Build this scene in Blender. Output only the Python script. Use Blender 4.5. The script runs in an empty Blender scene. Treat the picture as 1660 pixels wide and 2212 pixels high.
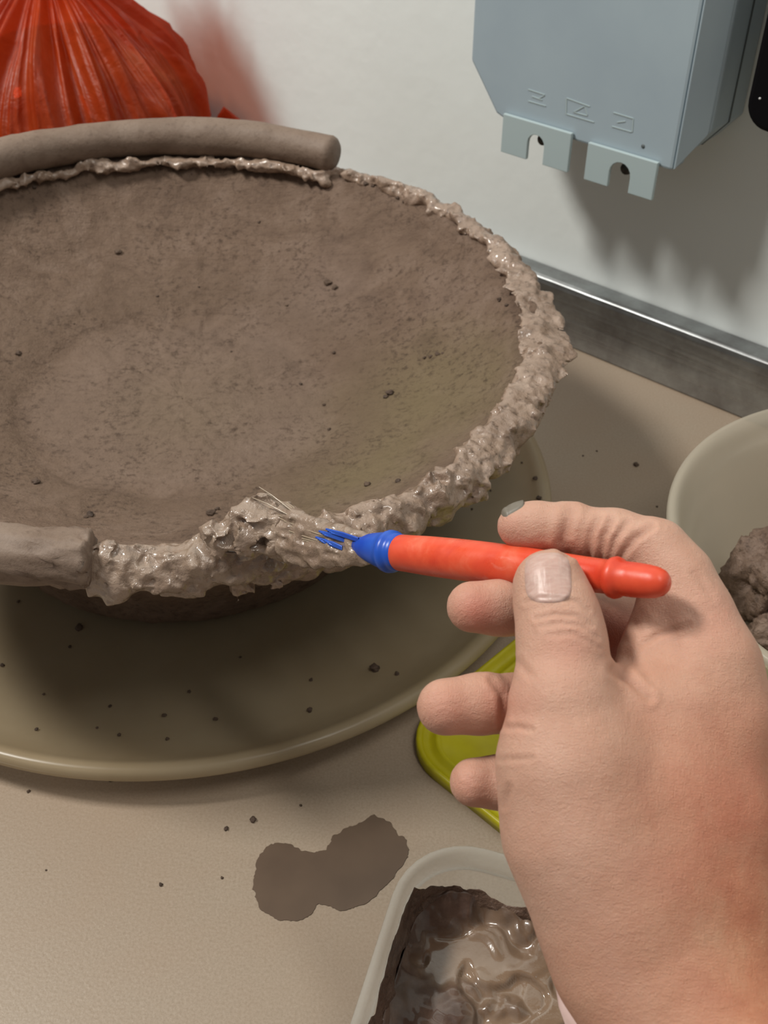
import bpy, bmesh, math, random
import numpy as np
from mathutils import Vector, Matrix, noise
from mathutils.bvhtree import BVHTree

random.seed(7); rng = np.random.default_rng(7)
S = bpy.context.scene
C = S.collection

# ------------------------------------------------------------------ camera
PITCH, FPX, CAMH = 0.7052, 2300.0, 0.40
cd = bpy.data.cameras.new('camera'); cam = bpy.data.objects.new('camera', cd); C.objects.link(cam)
cam.location = (0, 0, CAMH); cam.rotation_euler = (math.pi/2 - PITCH, 0, 0)
cd.sensor_fit = 'VERTICAL'; cd.sensor_height = 36; cd.lens = 36*FPX/2212; cd.clip_start = 0.01
cd.dof.use_dof = True; cd.dof.focus_distance = 0.37; cd.dof.aperture_fstop = 26
S.camera = cam
# ------------------------------------------------------------------ world, lights, exposure
W = bpy.data.worlds.new('world'); S.world = W; W.use_nodes = True
W.node_tree.nodes['Background'].inputs[0].default_value = (0.90, 0.87, 0.83, 1)
W.node_tree.nodes['Background'].inputs[1].default_value = 0.23
def area(name, loc, target, sx, sy, power, col):
    l = bpy.data.lights.new(name, 'AREA'); l.shape = 'RECTANGLE'; l.size = sx; l.size_y = sy; l.energy = power; l.color = col
    o = bpy.data.objects.new(name, l); C.objects.link(o); o.location = loc
    o.rotation_euler = (Vector(target)-Vector(loc)).to_track_quat('-Z', 'Y').to_euler(); return o
area('ceiling_lamp', (-1.08, 0.42, 1.60), (0, .45, 0), .34, .26, 29, (1.0, .965, .90))
area('ceiling_lamp', (0.50, -0.15, 1.80), (0.1, .5, 0), .14, .7, 8.5, (1.0, .965, .90))
S.view_settings.view_transform = 'Standard'; S.view_settings.look = 'None'
S.view_settings.gamma = 1; S.view_settings.use_curve_mapping = False; S.view_settings.exposure = 0.10

# ------------------------------------------------------------------ pixel helpers (real 3D points)
Fv = np.array([0, math.cos(PITCH), -math.sin(PITCH)]); Uv = np.array([0, math.sin(PITCH), math.cos(PITCH)])
Rv = np.array([1., 0, 0]); Ov = np.array([0, 0, CAMH])
def ray(px, py): return Fv + Rv*((px-830)/FPX) + Uv*((1106-py)/FPX)
def at(px, py, depth): return Ov + ray(px, py)*depth
def onz(px, py, z): r = ray(px, py); return Ov + r*((z-CAMH)/r[2])
def proj(V):
    D = V - Ov; w = D@Fv
    return 830+FPX*(D@Rv)/w, 1106-FPX*(D@Uv)/w, w
WD = np.array([.75396633, -.65691306, 0]); WN = np.array([.65691306, .75396633, 0]); WC = .59637635
ZV = np.array([0, 0, 1.])
def wpt(u, off, z): return WN*(WC-off) + WD*u + ZV*z
def wuz(px, py, off):
    r = ray(px, py); X = Ov + r*(((WC-off)-WN@Ov)/(WN@r)); return float(X@WD), float(X[2])

# ------------------------------------------------------------------ object helpers
def tag(o, label=None, cat=None, group=None, kind=None):
    for k, v in (('label', label), ('category', cat), ('group', group), ('kind', kind)):
        if v: o[k] = v
    return o
def empty(name, loc, label, cat, group=None, rz=0):
    o = bpy.data.objects.new(name, None); C.objects.link(o); o.location = loc; o.rotation_euler.z = rz
    o.empty_display_size = .02
    bpy.context.view_layer.update()
    return tag(o, label, cat, group)
def mobj(name, verts, faces, mat, parent=None, smooth=True, recalc=True):
    me = bpy.data.meshes.new(name)
    me.from_pydata([tuple(map(float, v)) for v in verts], [], [tuple(map(int, f)) for f in faces])
    if recalc:
        bm = bmesh.new(); bm.from_mesh(me); bmesh.ops.recalc_face_normals(bm, faces=bm.faces); bm.to_mesh(me); bm.free()
    me.materials.append(mat)
    me.polygons.foreach_set('use_smooth', [smooth]*len(me.polygons))
    o = bpy.data.objects.new(name, me); C.objects.link(o)
    if parent is not None: par(o, parent)
    return o
def par(o, p):
    M = Matrix.Identity(4); q = p; chain = []
    while q is not None: chain.append(q); q = q.parent
    for q in reversed(chain): M = M @ Matrix.LocRotScale(q.location, q.rotation_euler, q.scale)
    me = o.data; me.transform(M.inverted()); o.parent = p      # geometry given in world space
def bev(o, w, seg=2, ang=.6):
    m = o.modifiers.new('bevel', 'BEVEL'); m.width = w; m.segments = seg; m.limit_method = 'ANGLE'; m.angle_limit = ang; return o
def wbox(name, u0, u1, o0, o1, z0, z1, mat, parent=None, bevel=0):
    V = [wpt(u, o, z) for z in (z0, z1) for u in (u0, u1) for o in (o0, o1)]
    Fc = [(0,1,3,2), (4,6,7,5), (0,4,5,1), (2,3,7,6), (0,2,6,4), (1,5,7,3)]
    o = mobj(name, V, Fc, mat, parent, smooth=False)
    if bevel: bev(o, bevel)
    return o
def wprism(name, poly, o0, o1, mat, parent=None, bevel=0, smooth=False):
    n = len(poly); V = [wpt(u, o0, z) for u, z in poly] + [wpt(u, o1, z) for u, z in poly]
    Fc = [tuple(range(n)), tuple(range(2*n-1, n-1, -1))] + [(i, (i+1) % n, n+(i+1) % n, n+i) for i in range(n)]
    o = mobj(name, V, Fc, mat, parent, smooth=smooth)
    if bevel: bev(o, bevel)
    return o
def grid_faces(nu, nv, wrapu=True):
    F_ = []
    for i in range(nu if wrapu else nu-1):
        for j in range(nv-1):
            a = i*nv+j; b = ((i+1) % nu)*nv+j; F_.append((a, b, b+1, a+1))
    return F_
def tube(name, pts, radii, mat, parent=None, n=16, cap=True, cb=None):
    pts = [np.array(p, float) for p in pts]; V = []; m = len(pts)
    ref = None
    for i, p in enumerate(pts):
        t = pts[min(i+1, m-1)]-pts[max(i-1, 0)]; t /= np.linalg.norm(t)
        if ref is None:
            ref = np.cross(t, [0, 0, 1.]);
            if np.linalg.norm(ref) < .1: ref = np.cross(t, [1., 0, 0])
        a = ref - t*(ref@t); a /= np.linalg.norm(a); ref = a; b = np.cross(t, a)
        for k in range(n):
            th = 2*math.pi*k/n; v = p + (a*math.cos(th)+b*math.sin(th))*radii[i]
            V.append(cb(v, i, th, p) if cb else v)
    Fc = [(i*n+k, i*n+(k+1) % n, (i+1)*n+(k+1) % n, (i+1)*n+k) for i in range(m-1) for k in range(n)]
    if cap: Fc += [tuple(range(n)), tuple(range((m-1)*n, m*n))]
    return mobj(name, V, Fc, mat, parent)

# ------------------------------------------------------------------ materials
def lin(r, g, b):
    f = lambda c: ((c/255+.055)/1.055)**2.4 if c > 10 else c/255/12.92
    return (f(r), f(g), f(b), 1)
class Mat:
    def __init__(s, name, col=(.5, .5, .5, 1), rough=.5, **kw):
        s.m = bpy.data.materials.new(name); s.m.use_nodes = True; s.nt = s.m.node_tree
        s.b = s.nt.nodes['Principled BSDF']; s.out = s.nt.nodes['Material Output']
        s.b.inputs['Base Color'].default_value = col; s.b.inputs['Roughness'].default_value = rough
        for k, v in kw.items(): s.b.inputs[k.replace('_', ' ')].default_value = v
        s.tc = None
    def n(s, t, **kw):
        x = s.nt.nodes.new(t)
        for k, v in kw.items(): setattr(x, k, v)
        return x
    def l(s, a, b): s.nt.links.new(a, b)
    def coord(s):
        if not s.tc: s.tc = s.n('ShaderNodeNewGeometry')
        return s.tc.outputs['Position']
    def noise(s, scale, detail=4, rough=.55, dist=0, stretch=None):
        x = s.n('ShaderNodeTexNoise'); x.inputs['Scale'].default_value = scale; x.inputs['Detail'].default_value = detail
        x.inputs['Roughness'].default_value = rough; x.inputs['Distortion'].default_value = dist
        src = s.coord()
        if stretch:
            mp = s.n('ShaderNodeMapping'); mp.inputs['Scale'].default_value = stretch[:3]
            if len(stretch) > 3: mp.inputs['Rotation'].default_value = stretch[3:]
            s.l(src, mp.inputs[0]); src = mp.outputs[0]
        s.l(src, x.inputs['Vector']); return x.outputs['Fac']
    def voro(s, scale, feature='F1'):
        x = s.n('ShaderNodeTexVoronoi', feature=feature); x.inputs['Scale'].default_value = scale
        s.l(s.coord(), x.inputs['Vector']); return x.outputs['Distance']
    def ramp(s, fac, stops):
        r = s.n('ShaderNodeValToRGB'); e = r.color_ramp.elements
        e[0].position, e[0].color = stops[0]; e[1].position, e[1].color = stops[-1]
        for p, c in stops[1:-1]: q = e.new(p); q.color = c
        s.l(fac, r.inputs[0]); return r.outputs[0]
    def mix(s, fac, a, b, mode='MIX'):
        m = s.n('ShaderNodeMix', data_type='RGBA', blend_type=mode)
        for i, v in ((0, fac), (6, a), (7, b)):
            if hasattr(v, 'links'): s.l(v, m.inputs[i])
            else: m.inputs[i].default_value = v
        return m.outputs[2]
    def base(s, c): s.l(c, s.b.inputs['Base Color']); return s
    def bump(s, *hs):
        prev = None
        for h, dist in hs:
            b = s.n('ShaderNodeBump'); b.inputs['Strength'].default_value = 1; b.inputs['Distance'].default_value = dist
            s.l(h, b.inputs['Height'])
            if prev: s.l(prev, b.inputs['Normal'])
            prev = b.outputs[0]
        s.l(prev, s.b.inputs['Normal']); return s
    def milky(s, transp, transl):
        """cloudy plastic: part of the light passes straight, part is scattered through"""
        tl = s.n('ShaderNodeBsdfTranslucent'); tr = s.n('ShaderNodeBsdfTransparent')
        bc = s.b.inputs['Base Color']
        if bc.links: s.l(bc.links[0].from_socket, tl.inputs[0])
        else: tl.inputs[0].default_value = bc.default_value
        m1 = s.n('ShaderNodeMixShader'); m1.inputs[0].default_value = transl; s.l(s.b.outputs[0], m1.inputs[1]); s.l(tl.outputs[0], m1.inputs[2])
        m2 = s.n('ShaderNodeMixShader'); m2.inputs[0].default_value = transp; s.l(m1.outputs[0], m2.inputs[1]); s.l(tr.outputs[0], m2.inputs[2])
        s.l(m2.outputs[0], s.out.inputs[0]); return s
BK = (0, 0, 0, 1); WH = (1, 1, 1, 1)

def m_wall():
    m = Mat('wall_paint', rough=.42); m.base(m.ramp(m.noise(5, 3), [(.3, (.80, .845, .825, 1)), (.7, (.83, .88, .87, 1))]))
    return m.bump((m.noise(60, 3), .0004)).m
def m_worktop():
    m = Mat('laminate', rough=.45)
    c = m.ramp(m.noise(900, 2, .7), [(.30, (.262, .204, .146, 1)), (.5, (.300, .238, .176, 1)), (.72, (.335, .270, .205, 1))])
    c = m.mix(m.ramp(m.noise(9, 5, .6), [(.38, BK), (.72, (.5, .5, .5, 1))]), c, (.295, .203, .135, 1))
    m.base(c); return m.bump((m.noise(700, 2), .0001)).m
def m_alu():
    m = Mat('brushed_aluminium', (.50, .52, .53, 1), .30, Metallic=.9)
    sc = (8, 8, 300)
    x = m.noise(1.0, 4, .6, 0, (6, 6, 260)); r = m.ramp(x, [(.3, (.22,)*3+(1,)), (.7, (.48,)*3+(1,))]); m.l(r, m.b.inputs['Roughness'])
    m.base(m.ramp(m.noise(30, 5, .7), [(.35, (.24, .24, .24, 1)), (.65, (.38, .40, .405, 1))]))
    return m.bump((x, .0002)).m
def clay_mat(name, lo, mid, hi, rough, fine, green=False, wet=0, coat=0, pit=(.42, .38, .34, 1)):
    m = Mat(name, rough=rough)
    c = m.ramp(m.noise(38, 7, .62, .6), [(.28, lo), (.5, mid), (.72, hi)])
    if green:
        big = m.ramp(m.noise(13, 3, .5), [(.42, BK), (.62, (.5, .5, .5, 1))])
        c = m.mix(big, c, (.22, .15, .115, 1))
    pits = m.ramp(m.noise(330, 4, .65), [(.30, pit), (.47, WH)])
    c = m.mix(1.0, c, pits, 'MULTIPLY'); m.base(c)
    if wet:
        r = m.ramp(m.noise(90, 3), [(.35, (.16,)*3+(1,)), (.62, (wet,)*3+(1,))]); m.l(r, m.b.inputs['Roughness'])
        m.b.inputs['Coat Weight'].default_value = coat; m.b.inputs['Coat Roughness'].default_value = .08
    m.m['tmp'] = 1
    return m.bump((m.noise(110, 6, .6), fine*3), (m.noise(520, 4, .7), fine)).m
BC = np.array([-.1084, .4754])
def m_bowl():
    m = Mat('clay_leather_hard', rough=.78)
    c = m.ramp(m.noise(34, 8, .66, .8), [(.26, (.088, .051, .031, 1)), (.5, (.138, .087, .057, 1)), (.74, (.190, .129, .094, 1))])
    # olive patches where the clay was burnished with green grog, placed on the bowl's own shape
    def patch(ctr, rad, amt):
        vd = m.n('ShaderNodeVectorMath', operation='DISTANCE'); m.l(m.coord(), vd.inputs[0]); vd.inputs[1].default_value = ctr
        ad = m.n('ShaderNodeMath', operation='MULTIPLY_ADD'); m.l(m.noise(22, 5, .65), ad.inputs[0]); ad.inputs[1].default_value = .06; m.l(vd.outputs['Value'], ad.inputs[2])
        return m.ramp(ad.outputs[0], [(rad*.55, (amt,)*3+(1,)), (rad+.03, BK)])
    for px, py, rad, amt in ((870, 850, .075, .75), (760, 1010, .065, .8), (950, 900, .06, .6), (400, 830, .06, .45)):
        p = onz(px, py, .090); c = m.mix(patch(tuple(p), rad, amt), c, (.142, .105, .050, 1))
    for px, py, rad, amt in ((650, 640, .05, .45), (1000, 660, .035, .4), (620, 900, .045, .4)):
        p = onz(px, py, .090); c = m.mix(patch(tuple(p), rad, amt), c, (.225, .160, .130, 1))
    vd = m.n('ShaderNodeVectorMath', operation='DISTANCE'); m.l(m.coord(), vd.inputs[0]); vd.inputs[1].default_value = (BC[0], BC[1], .078)
    ad = m.n('ShaderNodeMath', operation='MULTIPLY_ADD'); m.l(m.noise(30, 4, .6), ad.inputs[0]); ad.inputs[1].default_value = .035; m.l(vd.outputs['Value'], ad.inputs[2])
    disc = m.ramp(ad.outputs[0], [(.088, (.5,)*3+(1,)), (.108, BK)]); c = m.mix(disc, c, (.155, .106, .077, 1))
    ring = m.ramp(ad.outputs[0], [(.096, BK), (.110, (.55,)*3+(1,)), (.120, (.5,)*3+(1,)), (.150, BK)]); c = m.mix(ring, c, (.108, .067, .041, 1))
    pits = m.ramp(m.noise(300, 5, .7), [(.33, (.42, .36, .30, 1)), (.50, WH)])
    spots = m.ramp(m.noise(26, 3, .6), [(.40, (.25,)*3+(1,)), (.56, WH)])
    c = m.mix(spots, c, m.mix(1.0, c, pits, 'MULTIPLY')); m.base(c)
    scr = m.noise(60, 5, .6, .5, (1, 6, 6, 0, 0, .35))
    return m.bump((m.noise(95, 6, .65), .0016), (scr, .0008), (m.noise(480, 4, .7), .0007)).m
M = {}
M['wall'] = m_wall(); M['worktop'] = m_worktop(); M['alu'] = m_alu(); M['bowl'] = m_bowl()
M['coil'] = clay_mat('coil_clay', (.145, .096, .067, 1), (.185, .130, .095, 1), (.22, .162, .123, 1), .62, .0002, pit=(.75, .72, .7, 1))
M['slip'] = clay_mat('wet_slip', (.20, .135, .095, 1), (.29, .205, .15, 1), (.36, .265, .205, 1), .4, .0004, wet=.5, coat=.45)
M['slip_grey'] = clay_mat('glossy_slip', (.20, .135, .095, 1), (.26, .185, .135, 1), (.32, .24, .18, 1), .3, .0004, wet=.42, coat=.6, pit=(.6, .57, .52, 1))
M['crumb'] = clay_mat('crumb_clay', (.05, .03, .02, 1), (.075, .046, .03, 1), (.11, .07, .045, 1), .75, .0005)
M['darkclay'] = clay_mat('dark_clay', (.06, .032, .022, 1), (.12, .07, .048, 1), (.2, .13, .095, 1), .4, .0006, wet=.5, coat=.4)
def plastic(name, col, rough, transp=.0, transl=.0, var=None, **kw):
    m = Mat(name, col, rough, **kw)
    if var: m.base(m.ramp(m.noise(var[0], 4), [(.35, col), (.68, var[1])]))
    if transp or transl: m.milky(transp, transl)
    return m.m
M['tray'] = plastic('cloudy_tray_plastic', (.52, .43, .29, 1), .28, .32, .35, (14, (.44, .345, .215, 1)))
M['tub'] = plastic('milky_tub_plastic', (.70, .64, .53, 1), .30, .44, .4)
M['tub_clear'] = plastic('clear_box_plastic', (.70, .70, .64, 1), .14, .82, .3)
M['box_rim'] = plastic('box_rim_plastic', (.70, .70, .65, 1), .14, .68, .35, Coat_Weight=.5)
M['yellow'] = plastic('yellow_plastic', (.52, .47, .008, 1), .35, 0, .1, (50, (.44, .38, .01, 1)))
M['grey'] = plastic('grey_plastic', (.33, .41, .465, 1), .48, var=(16, (.36, .445, .495, 1)))
M['grey_tab'] = plastic('grey_tab_plastic', (.40, .49, .505, 1), .45)
M['darkgrey'] = plastic('seam_plastic', (.10, .12, .125, 1), .55)
M['black'] = plastic('black_gloss', (.002, .002, .003, 1), .5, Specular_IOR_Level=.15)
M['white_dot'] = plastic('white_print', (.6, .6, .6, 1), .5)
M['screw'] = plastic('screw_steel', (.08, .08, .075, 1), .4, Metallic=.7)
M['leg'] = plastic('leg_steel', (.3, .3, .3, 1), .4, Metallic=.8)
M['floor'] = plastic('floor_vinyl', (.35, .32, .28, 1), .5, var=(4, (.3, .28, .25, 1)))
def m_handle():
    m = Mat('orange_red_plastic', rough=.30, Subsurface_Weight=.25, Subsurface_Scale=.004)
    m.b.inputs['Subsurface Radius'].default_value = (1, .35, .2)
    c = m.ramp(m.noise(60, 5, .6, .5), [(.30, (.58, .045, .018, 1)), (.52, (.68, .080, .030, 1)), (.75, (.72, .19, .11, 1))])
    smear = m.ramp(m.noise(90, 6, .7, 1.2), [(.60, BK), (.74, (.45, .45, .45, 1))]); c = m.mix(smear, c, (.75, .40, .32, 1)); m.base(c)
    r = m.ramp(m.noise(120, 5), [(.3, (.2,)*3+(1,)), (.7, (.5,)*3+(1,))]); m.l(r, m.b.inputs['Roughness'])
    return m.bump((m.noise(140, 3), .0002)).m
M['handle'] = m_handle()
M['blue'] = plastic('blue_plastic', (.006, .055, .42, 1), .35, var=(80, (.02, .10, .5, 1)))
M['bristle'] = plastic('muddy_bristle', (.30, .23, .16, 1), .3, var=(300, (.36, .29, .21, 1)), Coat_Weight=.6)
def m_bag():
    m = Mat('red_bag_film', rough=.40, Coat_Weight=.12)
    m.base(m.ramp(m.noise(16, 6, .6, 1), [(.32, (.44, .045, .008, 1)), (.58, (.58, .080, .014, 1)), (.85, (.62, .15, .05, 1))]))
    m.bump((m.noise(45, 5, .6, 1.5), .0016)); m.milky(.38, .34)
    for n_ in m.nt.nodes:
        if n_.type == 'BSDF_TRANSPARENT': n_.inputs[0].default_value = (.90, .22, .09, 1)
    return m.m
M['bag'] = m_bag()
def m_skin():
    m = Mat('skin', rough=.46, Subsurface_Weight=.30, Subsurface_Scale=.0022)
    m.b.inputs['Subsurface Radius'].default_value = (1, .35, .2); m.b.inputs['Specular IOR Level'].default_value = .38
    a = m.n('ShaderNodeAttribute', attribute_name='tan'); sp = m.n('ShaderNodeSeparateColor'); m.l(a.outputs['Color'], sp.inputs[0])
    pale = m.ramp(m.noise(70, 6, .6), [(.3, (.49, .275, .195, 1)), (.7, (.55, .335, .248, 1))])
    tan = m.ramp(m.noise(85, 7, .65, .4), [(.28, (.40, .145, .078, 1)), (.5, (.46, .195, .108, 1)), (.75, (.50, .26, .155, 1))])
    c = m.mix(sp.outputs[0], pale, tan); c = m.mix(sp.outputs[1], c, (.50, .17, .12, 1))
    c = m.mix(sp.outputs[2], c, (.30, .14, .095, 1))  # darker tone paints shade into the skin creases
    m.base(c)
    wr = m.noise(1.0, 5, .62, .6, (520, 1900, 900, 0, 0, .9)); wr2 = m.noise(1.0, 4, .6, .6, (1900, 560, 900, 0, 0, .9)); cells = m.voro(1500, 'DISTANCE_TO_EDGE')
    return m.bump((m.noise(210, 3, .5), .00030), (wr, .00022), (wr2, .00016), (cells, .00012)).m
M['skin'] = m_skin()
def m_nail():
    m = Mat('nail', rough=.40, Subsurface_Weight=.15, Subsurface_Scale=.002)
    m.base(m.ramp(m.noise(1, 4, .6, .5, (260, 1000, 500, 0, 0, 1.4)), [(.3, (.44, .27, .225, 1)), (.7, (.53, .375, .325, 1))]))
    return m.bump((m.noise(1, 3, .5, 0, (700, 120, 120)), .0002)).m
M['nail'] = m_nail()
M['nail_mud'] = plastic('muddy_nail', (.13, .11, .085, 1), .5, var=(300, (.17, .15, .12, 1)))
M['sleeve'] = plastic('pink_cloth', (.62, .44, .40, 1), .85, var=(200, (.68, .50, .46, 1)))
M['wetmark'] = plastic('wet_stain', (.105, .068, .043, 1), .42, var=(40, (.085, .054, .034, 1)))

# ------------------------------------------------------------------ setting
tag(wbox('wall_back', -2.2, 2.2, 0, -.10, -.75, 1.9, M['wall']), 'white painted wall behind the worktop', kind='structure')
fl = wbox('floor', -2.2, 2.2, -.10, 2.6, -.80, -.75, M['floor']); tag(fl, 'plain floor', kind='structure')
t = empty('worktop', wpt(-.4, .40, -.032), 'speckled beige laminate worktop against the white wall', 'worktop', rz=0)
wbox('table_top', -1.7, 1.0, .0005, .80, -.032, 0, M['worktop'], t, .002)
for u in (-1.6, .9):
    for o_ in (.06, .74): wbox('leg', u-.025, u+.025, o_-.025, o_+.025, -.75, -.0325, M['leg'], t)
# aluminium upstand along the foot of the wall
poly = [(0.0006, 0.0004), (.0200, 0.0004), (.0200, .0405), (.0190, .0440), (.0168, .0452), (.0100, .0445), (.0035, .0440), (.0006, .0440)]
V = []; us = (-1.7, 1.0)
for u in us: V += [wpt(u, o_, z) for o_, z in poly]
n = len(poly); Fc = [tuple(range(n)), tuple(range(n, 2*n))]+[(i, (i+1) % n, n+(i+1) % n, n+i) for i in range(n)]
tr = mobj('trim_1', V, Fc, M['alu'], smooth=False); bev(tr, .0012, 3, .3)
tag(tr, 'brushed aluminium upstand strip where worktop meets wall', kind='structure')

# ------------------------------------------------------------------ grey wall box
OFF = .055
uL, zL = wuz(1018, 130, OFF); uB, zB = wuz(1072, 245, OFF); uR, zR = wuz(1452, 370, OFF)
zTop = .42; zbot = .5*(zB+zR)-.001
uc = uR + .0015
wb = empty('wall_box', wpt((uL+uR)/2, .0, .15), 'grey plastic wall box with chamfered corners and two slotted tabs below', 'box')
front = [(uL, zL), (uB, zB), (uB+.006, zB-.002), (uR, zR), (uR, zTop), (uL, zTop)]
wprism('front_cover', front, .0402, OFF, M['grey'], wb, .0016)
# bevelled flank right of the front seam, dark body behind it
side = []
ubv = uR+.0008
def quadprism(name, A, B, mat, bevel=0):   # A, B : same polygon at two offsets, differing outlines
    n = len(A[0]); V = [wpt(u, A[1], z) for u, z in A[0]]+[wpt(u, B[1], z) for u, z in B[0]]
    Fc = [tuple(range(n)), tuple(range(2*n-1, n-1, -1))]+[(i, (i+1) % n, n+(i+1) % n, n+i) for i in range(n)]
    o = mobj(name, V, Fc, mat, wb, smooth=False)
    if bevel: bev(o, bevel)
    return o
uE, zE = wuz(1532, 290, .040)
fr = [(uR+.0006, zR+.001), (uR+.0014, zR+.0012), (uR+.0014, zTop), (uR+.0006, zTop)]
bk = [(uR-.004, zR+.001), (uE, zE), (uE, zTop), (uR-.004, zTop)]
quadprism('side_flank', (fr, OFF-.0003), (bk, .0405), M['grey'], .0008)
back = [(uL+.004, zL+.004), (uB+.004, zB+.006), (uR-.002, zR+.004), (uE+.0006, zE+.001), (uE+.0006, zTop), (uL+.004, zTop)]
wprism('back_shell', back, .0004, .0400, M['grey'], wb, .001)
wprism('seam', [(u+(.0006 if i > 1 else 0), z) for i, (u, z) in enumerate(back)], .0180, .0190, M['darkgrey'], wb)
for k, (TL, TR, BR_, BL, s0, s1, stop) in enumerate((((1090, 250), (1240, 302), (1228, 370), (1088, 326), (1141, 342), (1176, 354), (1158, 288)),
                                       ((1272, 312), (1424, 356), (1413, 430), (1268, 387), (1316, 402), (1360, 417), (1338, 347)))):
    o_ = OFF+.001
    q = [wuz(*p, o_) for p in (TL, TR, BR_, BL, s0, s1, stop)]
    x0 = (q[0][0]+q[3][0])/2; x1 = (q[1][0]+q[2][0])/2; z1 = zbot+.006 if k == 0 else zbot+.004; z0 = (q[2][1]+q[3][1])/2
    sx0 = q[4][0]; sx1 = q[5][0]; sr = (sx1-sx0)/2; szt = q[6][1]-sr
    arc = [((sx0+sx1)/2+sr*math.cos(a), szt+sr*math.sin(a)) for a in np.linspace(math.pi, 0, 9)]
    z1 = min(z1, q[0][1]+.002)
    poly = [(x0, z1), (x0, z0), (sx0, z0)]+arc+[(sx1, z0), (x1, z0), (x1, z1)]
    tb = wprism('slotted_tab', poly, o_-.0004, o_+.0022, M['grey_tab'], wb, .0004)
    tag(tb, 'paler grey slotted mounting tab')
    # raised border on the tab
    e = .0011
    inner = [(x0+e, z1-e), (x0+e, z0+e), (sx0-e, z0+e)]+[((sx0+sx1)/2+(sr+e)*math.cos(a), szt+(sr+e)*math.sin(a)) for a in np.linspace(math.pi, 0, 9)]+[(sx1+e, z0+e), (x1-e, z0+e), (x1-e, z1-e)]
    nn = len(poly); V = [wpt(u, o_+.0021, z) for u, z in poly]+[wpt(u, o_+.0021, z) for u, z in inner]+[wpt(u, o_+.0029, z) for u, z in poly]+[wpt(u, o_+.0029, z) for u, z in inner]
    Fc = []
    for i in range(nn):
        j = (i+1) % nn
        Fc += [(2*nn+i, 2*nn+j, 3*nn+j, 3*nn+i), (i, j, 2*nn+j, 2*nn+i), (nn+i, 3*nn+i, 3*nn+j, nn+j)]
    bd = mobj('raised_border', V, Fc, M['grey_tab'], None, smooth=False); bd.parent = tb
    cxs = (sx0+sx1)/2; pts = [wpt(cxs-.001, a, szt+.0005) for a in (.036, .0475, .0476, .050)]
    tube('screw', pts, [.0016, .0016, .0038, .0034], M['screw'], wb, 12)
# embossed marks low on the cover
def bars(name, segs, w=.0006):
    V = []; Fc = []
    for (p, q_) in segs:
        a = np.array(wuz(*p, OFF)); b = np.array(wuz(*q_, OFF)); dd = (b-a)/np.linalg.norm(b-a); nn = np.array([-dd[1], dd[0]])*w/2
        b0 = len(V)
        for o_ in (OFF-.0002, OFF+.0003):
            for c_ in (a-nn, b-nn, b+nn, a+nn): V.append(wpt(c_[0], o_, c_[1]))
        Fc += [(b0, b0+1, b0+2, b0+3), (b0+7, b0+6, b0+5, b0+4)]+[(b0+i, b0+(i+1) % 4, b0+4+(i+1) % 4, b0+4+i) for i in range(4)]
    return mobj(name, V, Fc, M['grey_tab'], wb, smooth=False)
bars('embossed_mark', [((1142, 193), (1178, 205)), ((1178, 205), (1166, 212)), ((1142, 218), (1180, 229)), ((1150, 208), (1172, 216))])
bars('embossed_mark', [((1225, 212), (1275, 230)), ((1224, 246), (1284, 264)), ((1225, 212), (1224, 246)), ((1240, 242), (1264, 229)), ((1264, 229), (1270, 248)), ((1240, 242), (1270, 250))])
bars('embossed_mark', [((1326, 243), (1369, 256)), ((1369, 256), (1367, 285)), ((1323, 273), (1365, 285)), ((1334, 264), (1352, 262))])
u_, z_ = wuz(1390, 316, OFF)
tube('dimple', [wpt(u_, OFF-.0003, z_), wpt(u_, OFF+.0003, z_)], [.0014, .0011], M['darkgrey'], wb, 10)

# ------------------------------------------------------------------ black device at the frame's right edge
u0, z0 = wuz(1606, 250, .050); u1 = u0+.16; r_ = .014
zb = wuz(1660, 290, .050)[1]
poly = [(u0, .40)]+[(u0+r_-r_*math.cos(a), zb+r_-r_*math.sin(a)) for a in np.linspace(0, math.pi/2, 8)]+[(u1-r_+r_*math.sin(a), zb+r_-r_*math.cos(a)) for a in np.linspace(0, math.pi/2, 8)]+[(u1, .40)]
tv = empty('wall_tablet', wpt((u0+u1)/2, 0, zb), 'glossy black panel with rounded corners right of grey wall box', 'tablet')
wprism('case', poly, .030, .050, M['black'], tv, .003)
wbox('mount', u0+.05, u0+.11, .0005, .0295, zb+.05, zb+.13, M['darkgrey'], tv)
u_, z_ = wuz(1642, 213, .0503); tube('indicator_dot', [wpt(u_, .0495, z_), wpt(u_, .0504, z_)], [.0006, .0006], M['white_dot'], tv, 10)

# ------------------------------------------------------------------ surfaces of revolution
def lathe(name, ctr, prof, mat, parent, n=160, fn=None, closed=False):
    m = len(prof); V = []
    for i in range(n):
        th = 2*math.pi*i/n; c_, s_ = math.cos(th), math.sin(th)
        for j, (r, z) in enumerate(prof):
            v = np.array([ctr[0]+r*c_, ctr[1]+r*s_, ctr[2]+z]); V.append(fn(v, th, j) if fn else v)
    pr = m + (1 if closed else 0); Fc = []
    for i in range(n):
        for j in range(m if closed else m-1):
            a = i*m+j; b = ((i+1) % n)*m+j; c2 = ((i+1) % n)*m+(j+1) % m; d2 = i*m+(j+1) % m; Fc.append((a, b, c2, d2))
    return mobj(name, V, Fc, mat, parent)
def dens(prof, step):
    out = []
    for (a, b) in zip(prof[:-1], prof[1:]):
        k = max(1, int(math.hypot(b[0]-a[0], b[1]-a[1])/step))
        out += [(a[0]+(b[0]-a[0])*i/k, a[1]+(b[1]-a[1])*i/k) for i in range(k)]
    return out+[prof[-1]]
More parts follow.
